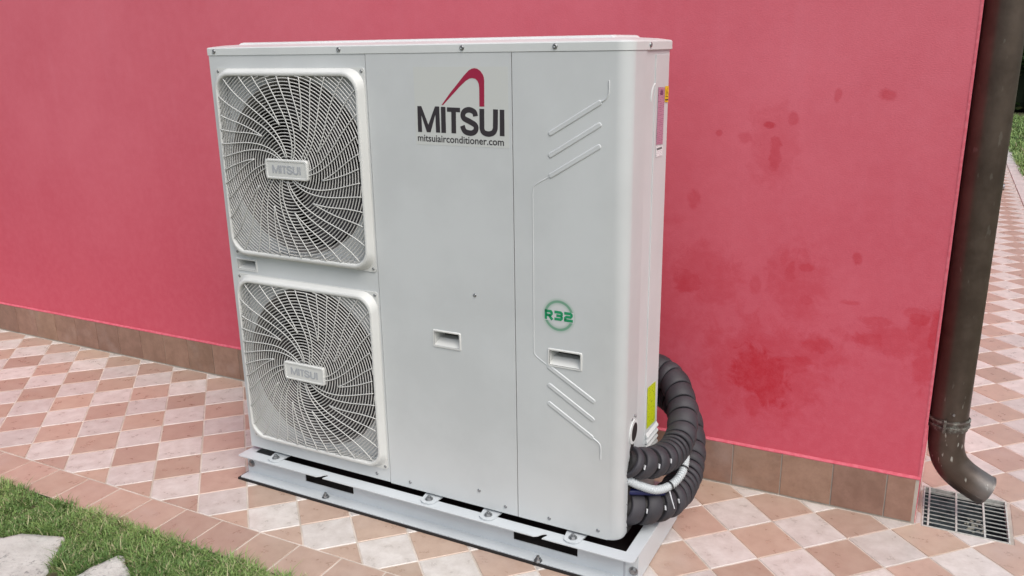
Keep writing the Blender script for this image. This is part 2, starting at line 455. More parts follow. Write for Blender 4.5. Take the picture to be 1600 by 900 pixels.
def lat(i, j): return (OX + S * (i * ca + j * sa), OY + S * (i * sa - j * ca))
full = {}
for k, m in ((0, M_pale), (1, M_terra)):
    mb = MB(); c = [lat(0, 0), lat(1, 0), lat(1, 1), lat(0, 1)]
    cx = sum(a[0] for a in c) / 4; cy = sum(a[1] for a in c) / 4; f = (S / 2 - G) / (S / 2)
    slab(mb, [((a[0] - cx) * f, (a[1] - cy) * f) for a in c])
    full[k] = mk('tile', mb.V, mb.F, m).data
for o in list(COL.objects):
    if o.name.startswith('tile'): bpy.data.objects.remove(o)
cand = []
for i in range(-120, 120):
    for j in range(-120, 120):
        c = [lat(i, j), lat(i + 1, j), lat(i + 1, j + 1), lat(i, j + 1)]
        cx = sum(a[0] for a in c) / 4; cy = sum(a[1] for a in c) / 4
        if cx < XL or cx > XK0 + .1 or cy < YB - .12 or cy > YFAR: continue
        if cy > .12 and cx < EX - .12: continue
        f = (S / 2 - G) / (S / 2)
        c = [(cx + (a[0] - cx) * f, cy + (a[1] - cy) * f) for a in c]
        cand.append((i, j, cx, cy, c))
cand.sort(key=lambda q: (q[2] - 0) ** 2 + (q[3] + 2.55) ** 2)
count = 0; far = {0: MB(), 1: MB()}
for i, j, cx, cy, c in cand:
    par = (i + j) % 2; A0 = area(c)
    p = clip(c, 0, -1, -(YB + .0022)); p = clip(p, 1, 0, XK0 - .002) if len(p) > 2 else p
    if len(p) < 3: continue
    pieces = []
    q = clip(p, 0, 1, SF - .0035)
    if len(q) > 2: pieces.append(q)
    q = clip(p, 0, -1, -(SF - .0035)); q = clip(q, -1, TILT, -(EX + .004)) if len(q) > 2 else q
    if len(q) > 2: pieces.append(q)
    if abs(sum(area(x) for x in pieces) - A0) < 1e-7: pieces = [p]
    pp = []
    ox0, ox1 = min(a[0] for a in p), max(a[0] for a in p); oy0, oy1 = min(a[1] for a in p), max(a[1] for a in p)
    hits = ox1 > GX0 - .004 and ox0 < GX1 + .010 and oy1 > GY0 - .004 and oy0 < GY1 + .004
    for q in pieces: pp += minus_rect(q, GX0 - .004, GX1 + .010, GY0 - .004, GY1 + .004) if hits else [q]
    tot = sum(area(q) for q in pp)
    if abs(tot - area(p)) < 1e-6: pp = [p]
    pp = [q for q in pp if area(q) > 6e-5]
    if not pp: continue
    near = count < 300 and cy < 3.2
    if near:
        count += 1
        if abs(sum(area(x) for x in pp) - A0) < 1e-7:
            o = link('tile', full[par], pavement)
        else:
            mb = MB()
            for q in pp: slab(mb, [(a[0] - cx, a[1] - cy) for a in q], .0012 if len(pp) == 1 else .00015)
            o = mk('tile', mb.V, mb.F, (M_pale, M_terra)[par], pavement)
        o.location = (cx, cy, random.uniform(-.0004, .0004)); o.rotation_euler = (random.uniform(-.002, .002), random.uniform(-.002, .002), 0)
    else:
        for q in pp: slab(far[par], q)
for k in (0, 1):
    tag(far[k].build('far_tiles', (M_pale, M_terra)[k], pavement), kind='stuff')
# single row of terracotta tiles along the lawn
x = -2.3403 - 0.1546 * 18 + .001
while x < XK0:
    mb = MB(); x1 = min(x + .1546, XK0 + .12); slab(mb, [(.0024, YO), (x1 - .0024 - x, YO), (x1 - .0024 - x, YB - .0026), (.0024, YB - .0026)], .0012, 0, -.03)
    o = mk('border_tile', mb.V, mb.F, M_terra, pavement); o.location = (x, 0, random.uniform(-.0006, .0006)); x += .1546

kerb = MB()
y = YB
while y < YFAR:
    kerb.box(XK0 + .003, XK1, y, y + .996, -.05, .004, .004); y += 1.0
tag(kerb.build('kerb', M_kerb), kind='structure')

# ------------------------------------------------------------------ ground and lawns
gm = NT('lawn_ground'); gm.set(Roughness=0.95)
f = gm.noise(gm.pos(), 0.8, 5); f2 = gm.noise(gm.pos(), 30, 4)
gm.col(gm.mix(gm.ramp(f2, .35, .65), (0.075, 0.058, 0.034, 1), (0.085, 0.105, 0.038, 1)))
gb = MB(); B = 250
# ring of ground around the house and paving, and a deep sheet below it
for x0, x1, y0, y1, z in ((-B, B, -B, YO, -.010), (XK1, B, YO, B, -.012), (-B, XL, YO, B, -.022), (XL, XK1, YFAR, B, -.012)):
    gb.add([(x0, y0, z), (x1, y0, z), (x1, y1, z), (x0, y1, z)], [(0, 1, 2, 3)])
tag(gb.build('ground', gm.m), kind='structure')

STONE1 = [(-2.62, -1.33), (-2.50, -1.285), (-2.4092, -1.262), (-2.385, -1.2193), (-2.33, -1.20), (-2.2434, -1.176), (-2.222, -1.205), (-2.1849, -1.2389), (-2.158, -1.275), (-2.13, -1.31), (-2.10, -1.36), (-2.12, -1.45), (-2.25, -1.50), (-2.5, -1.52), (-2.66, -1.45)]
STONE2 = [(-2.055, -1.33), (-2.035, -1.2937), (-2.030, -1.24), (-2.0234, -1.1996), (-2.012, -1.17), (-1.995, -1.168), (-1.9562, -1.190), (-1.92, -1.208), (-1.8909, -1.2267), (-1.80, -1.29), (-1.78, -1.37), (-1.86, -1.44), (-2.0, -1.43)]
def inside(poly, x, y, grow=0.0):
    c = False; n = len(poly)
    for i in range(n):
        x0, y0 = poly[i]; x1, y1 = poly[(i + 1) % n]
        if (y0 > y) != (y1 > y) and x < (x1 - x0) * (y - y0) / (y1 - y0) + x0: c = not c
    return c
def flagstone(P, label, sd):
    n0 = len(P); Q = []
    for i in range(n0):
        a = Vector((*P[i], 0)); b = Vector((*P[(i + 1) % n0], 0))
        for k in range(4):
            q = a.lerp(b, k / 4); w = noise.noise(q * 23 + Vector((sd, 0, 0))) * .006; Q.append((q.x + w, q.y + w))
    n = len(Q); cx = sum(a[0] for a in Q) / n; cy = sum(a[1] for a in Q) / n
    rings = [(1.0, -.06), (1.0, -.012), (.985, -.004), (.95, .0005), (.8, .001), (.5, .002)]
    V = []; F = []
    for f, z in rings:
        for a in Q:
            x, y = cx + (a[0] - cx) * f, cy + (a[1] - cy) * f
            V.append((x - cx, y - cy, z + (noise.noise(Vector((x * 14, y * 14, sd))) * .004 if z > -.01 else 0)))
    V.append((0, 0, .002))
    for r in range(len(rings) - 1):
        for i in range(n): F.append((r * n + i, r * n + (i + 1) % n, (r + 1) * n + (i + 1) % n, (r + 1) * n + i))
    for i in range(n): F.append(((len(rings) - 1) * n + i, (len(rings) - 1) * n + (i + 1) % n, len(V) - 1))
    o = mk('stepping_stone', V, F, M_stone, None, True); o.location = (cx, cy, 0)
    return tag(o, label, 'stone', 'flagstones in the lawn')
flagstone(STONE1, 'large speckled flagstone in the grass, the left one at the corner of the lawn', 1.3)
flagstone(STONE2, 'smaller plain pale flagstone, the right one, with a grass tuft over its tip', 5.1)

def blades(name, pts, h0, h1, w, mat, label, zb=-.02, dry=0.08):
    V, F, T = [], [], []
    for x, y in pts:
        h = random.uniform(h0, h1) * (1.0 + .9 * noise.noise(Vector((x * 9, y * 9, 0)))) * (1.7 if random.random() < .04 else 1); a = random.uniform(0, 2 * pi); lean = random.uniform(.2, 1.25) * h
        dx, dy = cos(a), sin(a); px, py = -dy * w / 2, dx * w / 2
        k = len(V)
        V += [(x - px, y - py, zb), (x + px, y + py, zb), (x + dx * lean * .4 - px * .8, y + dy * lean * .4 - py * .8, zb + h * .6),
              (x + dx * lean * .4 + px * .8, y + dy * lean * .4 + py * .8, zb + h * .6), (x + dx * lean, y + dy * lean, zb + h * .85)]
        F += [(k, k + 1, k + 3, k + 2), (k + 2, k + 3, k + 4)]
        patch = noise.noise(Vector((x * 3.5, y * 3.5, 4)))
        t = min(1, max(0, random.random() * .9 + patch * .8)) ** 1.2; d = 1.0 if random.random() < dry + max(0, patch - .25) * .8 else 0.0
        T += [(t, d, 0, 1)] * 5
    me = bpy.data.meshes.new(name); me.from_pydata(V, [], F); me.materials.append(mat)
    at = me.color_attributes.new('tint', 'FLOAT_COLOR', 'POINT')
    at.data.foreach_set('color', [c for t in T for c in t])
    o = link(name, me); tag(o, label, 'grass', kind='stuff'); return o
pts = []
while len(pts) < 70000:
    x = random.uniform(-3.1, -1.2); y = random.uniform(-1.62, YO - .001)
    if y < -1.33 and random.random() < .5: continue
    if inside(STONE1, x, y) or inside(STONE2, x, y): continue
    bare = noise.noise(Vector((x * 5 + 3, y * 9, 2))) + .55 * max(0, 1 - sqrt(((x + 2.33) / .10) ** 2 + ((y + 1.150) / .035) ** 2))
    if bare > .56 and y < YO - .05: continue
    pts.append((x, y))
for k in range(16000):
    x = random.choice((random.uniform(-5.2, -3.1), random.uniform(-1.2, .8))); pts.append((x, random.uniform(-1.7, YO - .002)))
# long blades flopping over the tip of the second stone
for k in range(70): pts.append((-2.012 + random.gauss(0, .018), -1.17 + random.gauss(0, .015)))
for k in range(90): pts.append((random.uniform(-3.0, -1.3), YO + abs(random.gauss(0, .012))))
blades('lawn_grass', pts, .011, .031, .0030, M_grass, 'short green grass along the terracotta border, around the flagstones', -.012, .12)
pts = []
for k in range(26000):
    y = 7.5 + 8.5 * random.random() ** .8; x = XK1 - .02 + random.random() ** 1.3 * 2.6; pts.append((x, y))
blades('far_lawn_grass', pts, .03, .07, .010, M_grass, 'bright green lawn beyond the kerb behind the downpipe', zb=-.012, dry=.05)

# dark hedge at the end of the garden
hedge = empty('garden_hedge', (2.2, 16.6, 0)); tag(hedge, 'dark green leafy hedge at the far end of the lawn, behind the downpipe', 'hedge')
V, F, T = [], [], []
for k in range(15000):
    x = random.uniform(-2.0, 2.6); z = 3.6 * random.random() ** .75
    if z < .75 and random.random() < .8: continue
    bulge = .35 * noise.noise(Vector((x * 1.1, z * 1.3, 0)))
    if noise.noise(Vector((x * 2.6, z * 2.6, 7))) < -.35: continue
    y = -bulge + random.uniform(0, .5) ** 1 + (.35 if z < 1.0 else 0)
    c = Vector((x, y, z)); s = random.uniform(.035, .08)
    a = Vector((random.gauss(0, 1), random.gauss(0, 1), random.gauss(0, .7))).normalized(); b = a.orthogonal().normalized()
    b = (b * cos(k) + a.cross(b) * sin(k)); k0 = len(V)
    V += [c - a * s, c + b * s * .5, c + a * s, c - b * s * .5]; F.append((k0, k0 + 1, k0 + 2, k0 + 3))
    t = min(1, max(0, .5 + noise.noise(Vector((x * 2, z * 2, 3))) + random.uniform(-.3, .3))); T += [(t, float(random.random() < .1), 0, 1)] * 4
me = bpy.data.meshes.new('foliage'); me.from_pydata([tuple(v) for v in V], [], F); me.materials.append(M_leaf)
me.color_attributes.new('tint', 'FLOAT_COLOR', 'POINT').data.foreach_set('color', [c for t in T for c in t])
tag(link('foliage', me, hedge), kind='stuff')
for k in range(9):
    x = -1.8 + k * .52 + random.uniform(-.1, .1)
    MB().tube([(x, .5, 0), (x + .03, .52, .9), (x + random.uniform(-.15, .15), .55, 2.2), (x + random.uniform(-.2, .2), .6, 3.2)], [.06, .05, .035, .015], 7).build('trunk', M_bark, hedge, 60)
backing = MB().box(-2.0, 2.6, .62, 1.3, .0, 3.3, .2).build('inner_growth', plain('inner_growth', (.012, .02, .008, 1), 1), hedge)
# small pale spout low on the paving far down the side path
sp = empty('drain_spout', (.53, 6.81, 0)); tag(sp, 'small pale grey spout lying on the distant tiled path beside the downpipe', 'spout')
MB().tube([(-.16, .02, .05), (-.07, .01, .034), (0, 0, .030), (.045, 0, .030)], [.026, .027, .028, .028], 12, False).build('spout', M_hose, sp, 60)
MB().tube([(.035, 0, .030), (.05, 0, .030)], [.032, .032], 12, False).build('rim', M_steel, sp, 60)

# ------------------------------------------------------------------ house
house = empty('house', (EX, 0, 0)); tag(house, 'red plastered house wall with brown skirting tiles behind the unit', 'house')
HT, HD = 3.4, 9.0
plan = [(0, 0), (-7.2, 0), (-7.2, HD), (HD * TILT, HD)]
V = [(x, y, z) for z in (0.0, HT) for x, y in plan]
# front face subdivided near the corner edge for a slightly worn arris
mb = MB(); r = .004
prof = [(-7.2, 0), (-r, 0), (-r * .3, r * .25), (r * TILT, r), (HD * TILT, HD), (-7.2, HD)]
mb.prism(prof, 'z', -.05, HT); mb.build('wall', M_wall, house)
# skirting tiles, each proud of the plaster, with a painted ledge on top
mb = MB().box(-7.2, -.001, -.0045, 0.003, -.05, .1475); mb.build('mortar_bed', M_groutg, house)
xs = [-0.50107 + 0.15468 * k - EX for k in range(-36, 4)] + [-.009]
smesh = None
for a, b in zip(xs[:-1], xs[1:]):
    w = b - a - .0036
    if smesh is None or abs(w - (.15468 - .0036)) > 1e-4:
        m2 = MB().box(-w / 2, w / 2, -.0035, .0035, -.0705, .0715, .0012); o = m2.build('skirting_tile', M_skirt, house)
        if smesh is None: smesh = o.data
    else: o = link('skirting_tile', smesh, house)
    o.location = ((a + b) / 2, -.004 + random.uniform(-.0005, .0005), .0755)
led = MB(); N = 160
V, F = [], []
for k in range(N + 1):
    x = -7.2 + 7.2015 * k / N; w = .0012 * noise.noise(Vector((x * 9, 0, 0)))
    V += [(x, .0, .1560 + w), (x, -.0038, .1528 + w), (x, -.0078 + w * .6, .1503 + w), (x, -.0078 + w * .6, .1478), (x, .001, .1475)]
for k in range(N):
    for q in range(4): F.append((k * 5 + q, (k + 1) * 5 + q, (k + 1) * 5 + q + 1, k * 5 + q + 1))
F += [(4, 3, 2, 1, 0), tuple(N * 5 + q for q in range(5))]
led.add(V, F).build('painted_ledge', M_edge, house)
# worn light paint line down the corner arris
V, F = [], []
for k in range(121):
    z = .155 + (HT - .155) * k / 120; w = .0009 * noise.noise(Vector((0, 0, z * 7)))
    V += [(-.0065 + w * 2, -.0006, z), (-.0005, -.0018 + w, z), (.0016 + w, .0028, z), (.001, .008, z)]
for k in range(120):
    for q in range(3): F.append((k * 4 + q, k * 4 + q + 1, k * 4 + 4 + q + 1, k * 4 + 4 + q))
mk('corner_edge', V, F, M_edge, house, True)

# ------------------------------------------------------------------ downpipe
dp = empty('downpipe', (.108, .094, 0)); tag(dp, 'brown copper downpipe at the house corner with its outlet curved over the grate', 'drainpipe')
def pathsmooth(P, n=8):
    return [tuple(v) for v in smooth_line([Vector(p) for p in P], n)]
MB().tube([(0, 0, 3.4), (0, 0, 2), (0, 0, 1), (0, 0, .315)], .0525, 48, False).build('pipe', M_copper, dp, 50)
el = pathsmooth([(0, 0, .335), (0, 0, .27), (.004, 0, .222), (.022, .001, .176), (.055, .004, .142), (.092, .008, .118), (.124, .012, .100)], 5)
rad = [.0505 - .003 * (i / (len(el) - 1)) for i in range(len(el))]
mb = MB().tube(el, rad, 40, False); mb.tube(list(reversed(el)), [r - .003 for r in reversed(rad)], 40, False)
elb = mb.build('elbow', M_copper, dp, 50)
tip = Vector(el[-1]); tdir = (Vector(el[-1]) - Vector(el[-3])).normalized()
MB().tube([tip - tdir * .006, tip - tdir * .001, tip + tdir * .001, tip - tdir * .001], [.0477, .0497, .0490, .0450], 40, False).build('outlet_rim', M_copper, elb, 50)
# side seam along the elbow
MB().tube([(p[0] + .0, p[1] - rad[i] * .93, p[2] - rad[i] * .30) for i, p in enumerate(el)][4:], .0016, 6).build('seam', M_copper, elb, 60)
cl = MB()
for z in (.322, .306): cl.tube([(.0555 * cos(a), .0555 * sin(a), z) for a in [2 * pi * k / 40 for k in range(40)]], .0042, 6, closed=True)
cl.tube([(0, 0, .292), (0, 0, .330)], .0545, 40, False)
clamp = cl.build('clamp', M_verd, dp, 50)
a = radians(-100); MB().box(-.004, .004, -.006, .006, .293, .333, .0015).build('clamp_tab', M_verd, clamp).location = (.060 * cos(a), .060 * sin(a), 0)
MB().tube([(.010 - .0, -.057, .352), (.010, -.0505, .352)], .0035, 10).build('screw', M_steel, dp, 50)

# ------------------------------------------------------------------ drain grate
gr = empty('drain_grate', ((GX0 + GX1) / 2, (GY0 + GY1) / 2, 0)); tag(gr, 'square galvanised drain grate let into the tiles under the downpipe outlet', 'drain')
hx, hy = (GX1 - GX0) / 2, (GY1 - GY0) / 2
pit = MB(); D = -.11
V = [(sx * hx, sy * hy, z) for z in (-.004, D) for sx, sy in ((-1, -1), (1, -1), (1, 1), (-1, 1))]
pit.add(V, [(0, 1, 5, 4), (1, 2, 6, 5), (2, 3, 7, 6), (3, 0, 4, 7), (4, 5, 6, 7)]).build('pit', M_pit, gr)
t = 0.0045
mb = MB().box(-hx, hx, -hy, -hy + t, -.02, .0005).box(-hx, hx, hy - t, hy, -.02, .0005).box(-hx, -hx + t, -hy + t, hy - t, -.02, .0005).box(hx - t, hx, -hy + t, hy - t, -.02, .0005)
mb.build('frame', M_grate, gr)
bar = None
for k in range(1, 10):
    y = -hy + t + (2 * hy - 2 * t) * k / 10
    if bar is None: o = MB().box(-hx + t + .001, hx - t - .001, -.0008, .0008, -.0025, .0002).build('bar', M_grate, gr); bar = o.data
    else: o = link('bar', bar, gr)
    o.location = (0, y, 0)
cb = None
for x in (.0885, .165, .2405):
    if cb is None: o = MB().box(-.0026, .0026, -hy + t + .001, hy - t - .001, -.005, .0012).build('cross_bar', M_grate, gr); cb = o.data
    else: o = link('cross_bar', cb, gr)
    o.location = (x - gr.location.x, 0, 0)
mb = MB()
for k in range(26):
    a, b = random.gauss(.022, .02), random.gauss(-.035, .022); s = random.uniform(.003, .008)
    mb.prism([(a + s * cos(q * 1.1 + k) * random.uniform(.5, 1), b + s * sin(q * 1.1 + k) * random.uniform(.5, 1)) for q in range(5)], 'z', -.022, -.020 + random.uniform(0, .002))
tag(mb.build('leaf_litter', plain('leaf_litter', (.25, .26, .22, 1), .9), gr), kind='stuff')
mb = MB().box(GX1 + .001, GX1 + .009, GY0, GY1, -.02, -.0012); mb.V = [(x - gr.location.x, y - gr.location.y, z) for x, y, z in mb.V]
mb.build('mortar_surround', M_groutg, gr)

# ------------------------------------------------------------------ heat pump unit (local frame: x along the front, y towards the wall)
UX, UY, UYAW = -2.00254, -0.62602, -0.01072
W, DP, Z0, Z1 = 1.34, 0.30, 0.1064, 1.396
UM1, UM2, RC = 0.58185, 1.02883, 0.038
unit = empty('heat_pump', (UX, UY, 0), UYAW)
tag(unit, 'large white two-fan heat pump outdoor unit standing in front of the red wall', 'heat pump')
g = .0011
C1, C2 = (.3015, 1.073), (.3000, .4365)
RF = .268
H0 = (.028, .107, .737, .770); H1 = (.7665, .8515, .5895, .634); H2 = (1.1295, 1.2205, .5905, .6335)
hole = lambda H, r=.003: rrect((H[0] + H[1]) / 2, (H[2] + H[3]) / 2, (H[1] - H[0]) / 2, (H[3] - H[2]) / 2, r, 3)
mb = sheet_with_holes(MB(), [(0, Z0), (UM1 - g, Z0), (UM1 - g, Z1), (0, Z1)], [rrect(*C1, .2555, .2635, .060, 12), rrect(*C2, .2555, .2635, .060, 12), hole(H0)], 0, 'y', .012)
fanp = mb.build('fan_panel', M_case, unit)
mb = sheet_with_holes(MB(), [(UM1 + g, Z0 - .002), (UM2 - g, Z0 - .002), (UM2 - g, Z1), (UM1 + g, Z1)], [hole(H1)], -.0008, 'y', .012)
midp = mb.build('service_panel', M_case, unit)
# corner panel: flat front, rounded corner, short return
mb = sheet_with_holes(MB(), [(UM2 + g, Z0 - .002), (W - RC, Z0 - .002), (W - RC, Z1), (UM2 + g, Z1)], [hole(H2)], -.0008, 'y')
arc = [(W - RC + RC * sin(radians(90 * k / 14)), RC - .0008 - RC * cos(radians(90 * k / 14))) for k in range(15)] + [(W, .112), (W - .003, .115), (W - .008, .1155)]
zb = [Z0 - .002, Z0 + .004, Z1]
V = [(x, y, z) for z in zb for x, y in arc]; n = len(arc)
V[:n] = [(x - .002, y + .002, zb[0]) for x, y in arc]
V[:1] = [(arc[0][0], arc[0][1], zb[0])]
F = [(q * n + i, q * n + i + 1, (q + 1) * n + i + 1, (q + 1) * n + i) for q in range(2) for i in range(n - 1)]
mb.add(V, F)
bm = bmesh.new(); me = bpy.data.meshes.new('corner_panel'); me.from_pydata([tuple(v) for v in mb.V], [], mb.F); bm.from_mesh(me)
bmesh.ops.remove_doubles(bm, verts=bm.verts, dist=1e-5); bmesh.ops.recalc_face_normals(bm, faces=bm.faces); bm.to_mesh(me); bm.free()
corner = link('corner_panel', me, unit, M_case); autosmooth(corner, 30)
# right side, rear, left, base
side = MB().box(W - .012, W - .004, .1162, DP - .003, Z0, Z1).build('side_panel', M_case, unit)
MB().box(W - .0041, W - .0018, .190, .2965, .262, 1.385, .0008).build('raised_field', M_case, side)
MB().box(0, W - .004, DP - .002, DP + .004, Z0, Z1 - .001).build('rear_panel', M_case, unit)
MB().box(-.001, .003, .0125, DP - .0025, Z0, Z1 - .0005).build('left_panel', M_case, unit)
MB().box(.004, W - .03, .014, DP - .003, Z0 - .004, Z0 + .002).build('base_pan', M_case, unit)
MB().box(.02, W - .02, .20, .26, Z0 + .004, Z1 - .004).build('condenser_coil', M_coil, unit)
MB().box(UM1 + .005, W - .05, .05, .19, Z0 + .01, Z1 - .01).build('inner_body', M_dark, unit)
# lid
lid_out = lambda d, rf: ([(-.002 + d, -.002 + d)] + [(W + .002 - d - rf + rf * sin(radians(9 * k)), -.002 + d + rf - rf * cos(radians(9 * k))) for k in range(11)] + [(W + .002 - d, DP + .006 - d), (-.002 + d, DP + .006 - d)])
V, F = [], []
prof = [(.004, Z1 - .001), (.0, Z1 + .0015), (.0, Z1 + .0205), (.002, Z1 + .0232), (.006, Z1 + .0245), (.030, Z1 + .0285), (.066, Z1 + .0312), (.070, Z1 + .0355), (.076, Z1 + .0372)]
for d, z in prof: V += [(x, y, z) for x, y in lid_out(d, .040 - min(d, .03))]
n = 14
for q in range(len(prof) - 1):
    for i in range(n): F.append((q * n + i, q * n + (i + 1) % n, (q + 1) * n + (i + 1) % n, (q + 1) * n + i))
F.append(tuple((len(prof) - 1) * n + i for i in range(n)))
lid = autosmooth(mk('lid', V, F, M_lid, unit), 24)
MB().box(.0, W - .03, .01, DP, Z1 - .006, Z1 + .0).build('lid_shadow_gap', M_dark, unit)

# screws: one shared mesh, dished washer head
sm = MB(); n = 12
V = []
for r, y in ((.0052, 0), (.0052, -.0012), (.0036, -.0026), (.0018, -.0030), (.0016, -.0018)): V += [(r * cos(2 * pi * k / n), y, r * sin(2 * pi * k / n)) for k in range(n)]
F = [(q * n + k, q * n + (k + 1) % n, (q + 1) * n + (k + 1) % n, (q + 1) * n + k) for q in range(4) for k in range(n)] + [tuple(4 * n + k for k in range(n))]
_s = mk('screw', V, F, M_steel, None, True); screw_me = _s.data
bpy.data.objects.remove(_s)
def screw(x, y, z, parent=unit, rz=0, sc=1.0):
    o = link('screw', screw_me, parent); o.location = (x, y, z); o.rotation_euler = (0, random.uniform(0, 3), 0) if rz == 0 else (0, 0, rz); o.scale = (sc,) * 3; return o
for x in (.026, .495, .8885, 1.148): screw(x, -.002, Z1 + .0125, lid, 0, 1.3)
screw(W + .002, .130, Z1 + .0125, lid, pi / 2, 1.3)
for x, z in ((.905, .756), (.656, .125), (.901, .157), (.988, .126)): screw(x, -.0008, z, midp)
for x, z in ((1.128, .125), (1.276, .127)): screw(x, -.0008, z, corner)
screw(.53, -.0002, .125, fanp)
for z in (.13, .20, .27): screw(W, .048, z, corner, pi / 2, .7)

# recessed handles
def handle(H, v, parent):
    x0, x1, z0, z1 = H; mb = MB()
    fl = .0045
    outer = rrect((x0 + x1) / 2, (z0 + z1) / 2, (x1 - x0) / 2 + fl, (z1 - z0) / 2 + fl, .004, 3)
    inner = rrect((x0 + x1) / 2, (z0 + z1) / 2, (x1 - x0) / 2 - .001, (z1 - z0) / 2 - .001, .003, 3)
    n = len(outer)
    mid = rrect((x0 + x1) / 2, (z0 + z1) / 2, (x1 - x0) / 2 + fl - .002, (z1 - z0) / 2 + fl - .002, .004, 3)
    V = [(a, v, b) for a, b in outer] + [(a, v - .0028, b) for a, b in mid] + [(a, v - .0024, b) for a, b in inner]
    F = [(q * n + i, q * n + (i + 1) % n, (q + 1) * n + (i + 1) % n, (q + 1) * n + i) for q in range(2) for i in range(n)]
    mb.add(V, F)
    # pocket: deep at the top, ramp rising to the lower lip
    i0, i1, k0, k1 = x0 + .001, x1 - .001, z0 + .001, z1 - .001; dpt = .042
    km, dm = k0 + .40 * (k1 - k0), v + .024; dpt = .065
    P = [(i0, v, k0), (i1, v, k0), (i1, v, k1), (i0, v, k1), (i0 + .003, dm, km), (i1 - .003, dm, km), (i1 - .003, v + dpt, km), (i0 + .003, v + dpt, km), (i0 + .003, v + dpt, k1 + .002), (i1 - .003, v + dpt, k1 + .002), (i0 + .003, dm, k1), (i1 - .003, dm, k1)]
    mb.add(P, [(0, 1, 5, 4), (4, 5, 6, 7), (7, 6, 9, 8), (8, 9, 2, 3), (0, 4, 10, 3), (1, 2, 11, 5), (4, 7, 8, 10), (5, 11, 9, 6), (10, 8, 3), (11, 2, 9)])
    return mb.build('recessed_handle', M_plastic, parent, 30)
handle(H0, 0, fanp); handle(H1, -.0008, midp); handle(H2, -.0008, corner)

# pressed ribs on the corner panel
def bead(P, w, h=.0022, name='pressed_rib'):
    P = [Vector(p) for p in P]; V = []; cs = [(-.5, 0), (-.42, .7), (-.3, 1), (-.12, .78), (.12, .78), (.3, 1), (.42, .7), (.5, 0)] if w > .008 else [(-.5, 0), (-.3, .7), (0, 1), (.3, .7), (.5, 0)]
    pts = []; t0 = (P[1] - P[0]).normalized(); t1 = (P[-1] - P[-2]).normalized()
    for k in range(5):
        a = radians(90 * k / 5); pts.append((P[0] - t0 * (w / 2) * cos(a), max(.02, sin(a)), t0))
    for i, p in enumerate(P):
        t = (P[min(i + 1, len(P) - 1)] - P[max(i - 1, 0)]).normalized(); pts.append((p, 1, t))
    for k in range(5):
        a = radians(90 * (k + 1) / 5); pts.append((P[-1] + t1 * (w / 2) * sin(a), max(.02, cos(a)), t1))
    for p, s, t in pts:
        nn = Vector((-t.y, t.x))
        for c, hh in cs:
            q = p + nn * (c * w * s); V.append((q.x, -.0009 - h * hh * min(1, s * 1.2), q.y))
    m = len(cs); F = [(i * m + k, i * m + k + 1, (i + 1) * m + k + 1, (i + 1) * m + k) for i in range(len(pts) - 1) for k in range(m - 1)]
    return mk(name, V, F, M_case, corner, True)
RW = .0135
bead([(1.135, 1.2019), (1.2632, 1.2773)], RW); bead(smooth_line([(1.268, 1.2795), (1.2806, 1.2885), (1.2868, 1.3025), (1.2869, 1.328)]), .0045)
bead([(1.1349, 1.1479), (1.2632, 1.2252)], RW); bead([(1.1356, 1.0972), (1.2627, 1.1731)], RW)
bead(smooth_line([(1.1326, 1.0947), (1.0935, 1.0725), (1.0855, 1.060), (1.0840, 1.0434)]) + [Vector((1.0840, .9)), Vector((1.0838, .7))] + smooth_line([(1.0836, .63), (1.0850, .6160), (1.0935, .6059), (1.1276, .5849)]), .0045, .0010)
bead([(1.1306, .5825), (1.2565, .5082)], RW); bead([(1.1304, .5308), (1.2554, .4554)], RW); bead([(1.1303, .4773), (1.2532, .4039)], RW)
bead(smooth_line([(1.2578, .4015), (1.2735, .3915), (1.2793, .3790), (1.2796, .345)]), .0045)

# ---- fan grilles
def frame_loft(c, parent):
    cx, cz = c
    loops = [(.2745, .2860, .052, -.0032), (.2700, .2815, .056, -.012), (.2680, .2785, .056, -.0225), (.2665, .2765, .055, -.0245), (.2640, .2740, .054, -.0258), (.2600, .2690, .050, -.0258), (.2580, .2665, .048, -.0245), (.2570, .2650, .047, -.021), (.2560, .2640, .046, -.003)]
    V = []; nn = 10
    for hw, hh, r, v in loops: V += [(a, v, b) for a, b in rrect(cx, cz, hw, hh, r, nn)]
    n = 4 * (nn + 1)
    F = [(q * n + i, q * n + (i + 1) % n, (q + 1) * n + (i + 1) % n, (q + 1) * n + i) for q in range(len(loops) - 1) for i in range(n)]
    mb = MB().add(V, F)
    sheet_with_holes(mb, rrect(cx, cz, .2765, .288, .010, 4), [rrect(cx, cz, .2562, .2642, .046, nn)], -.0032, 'y', -.0004)
    o = mb.build('fan_grille', M_plastic, parent, 28)
    for sx in (-1, 1):
        for sz in (-1, 1): screw(cx + sx * .2665, -.0032, cz + sz * .278, o, 0, .9)
    return o
def in_rr(x, z, hw, hh, r):
    ax, az = abs(x), abs(z)
    if ax > hw or az > hh: return False
    if ax > hw - r and az > hh - r: return (ax - hw + r) ** 2 + (az - hh + r) ** 2 <= r * r
    return True
HWI, HHI, RRI = .2585, .2665, .048
dome = lambda r: -.0185 - .014 * max(0, 1 - (r / .34) ** 2)
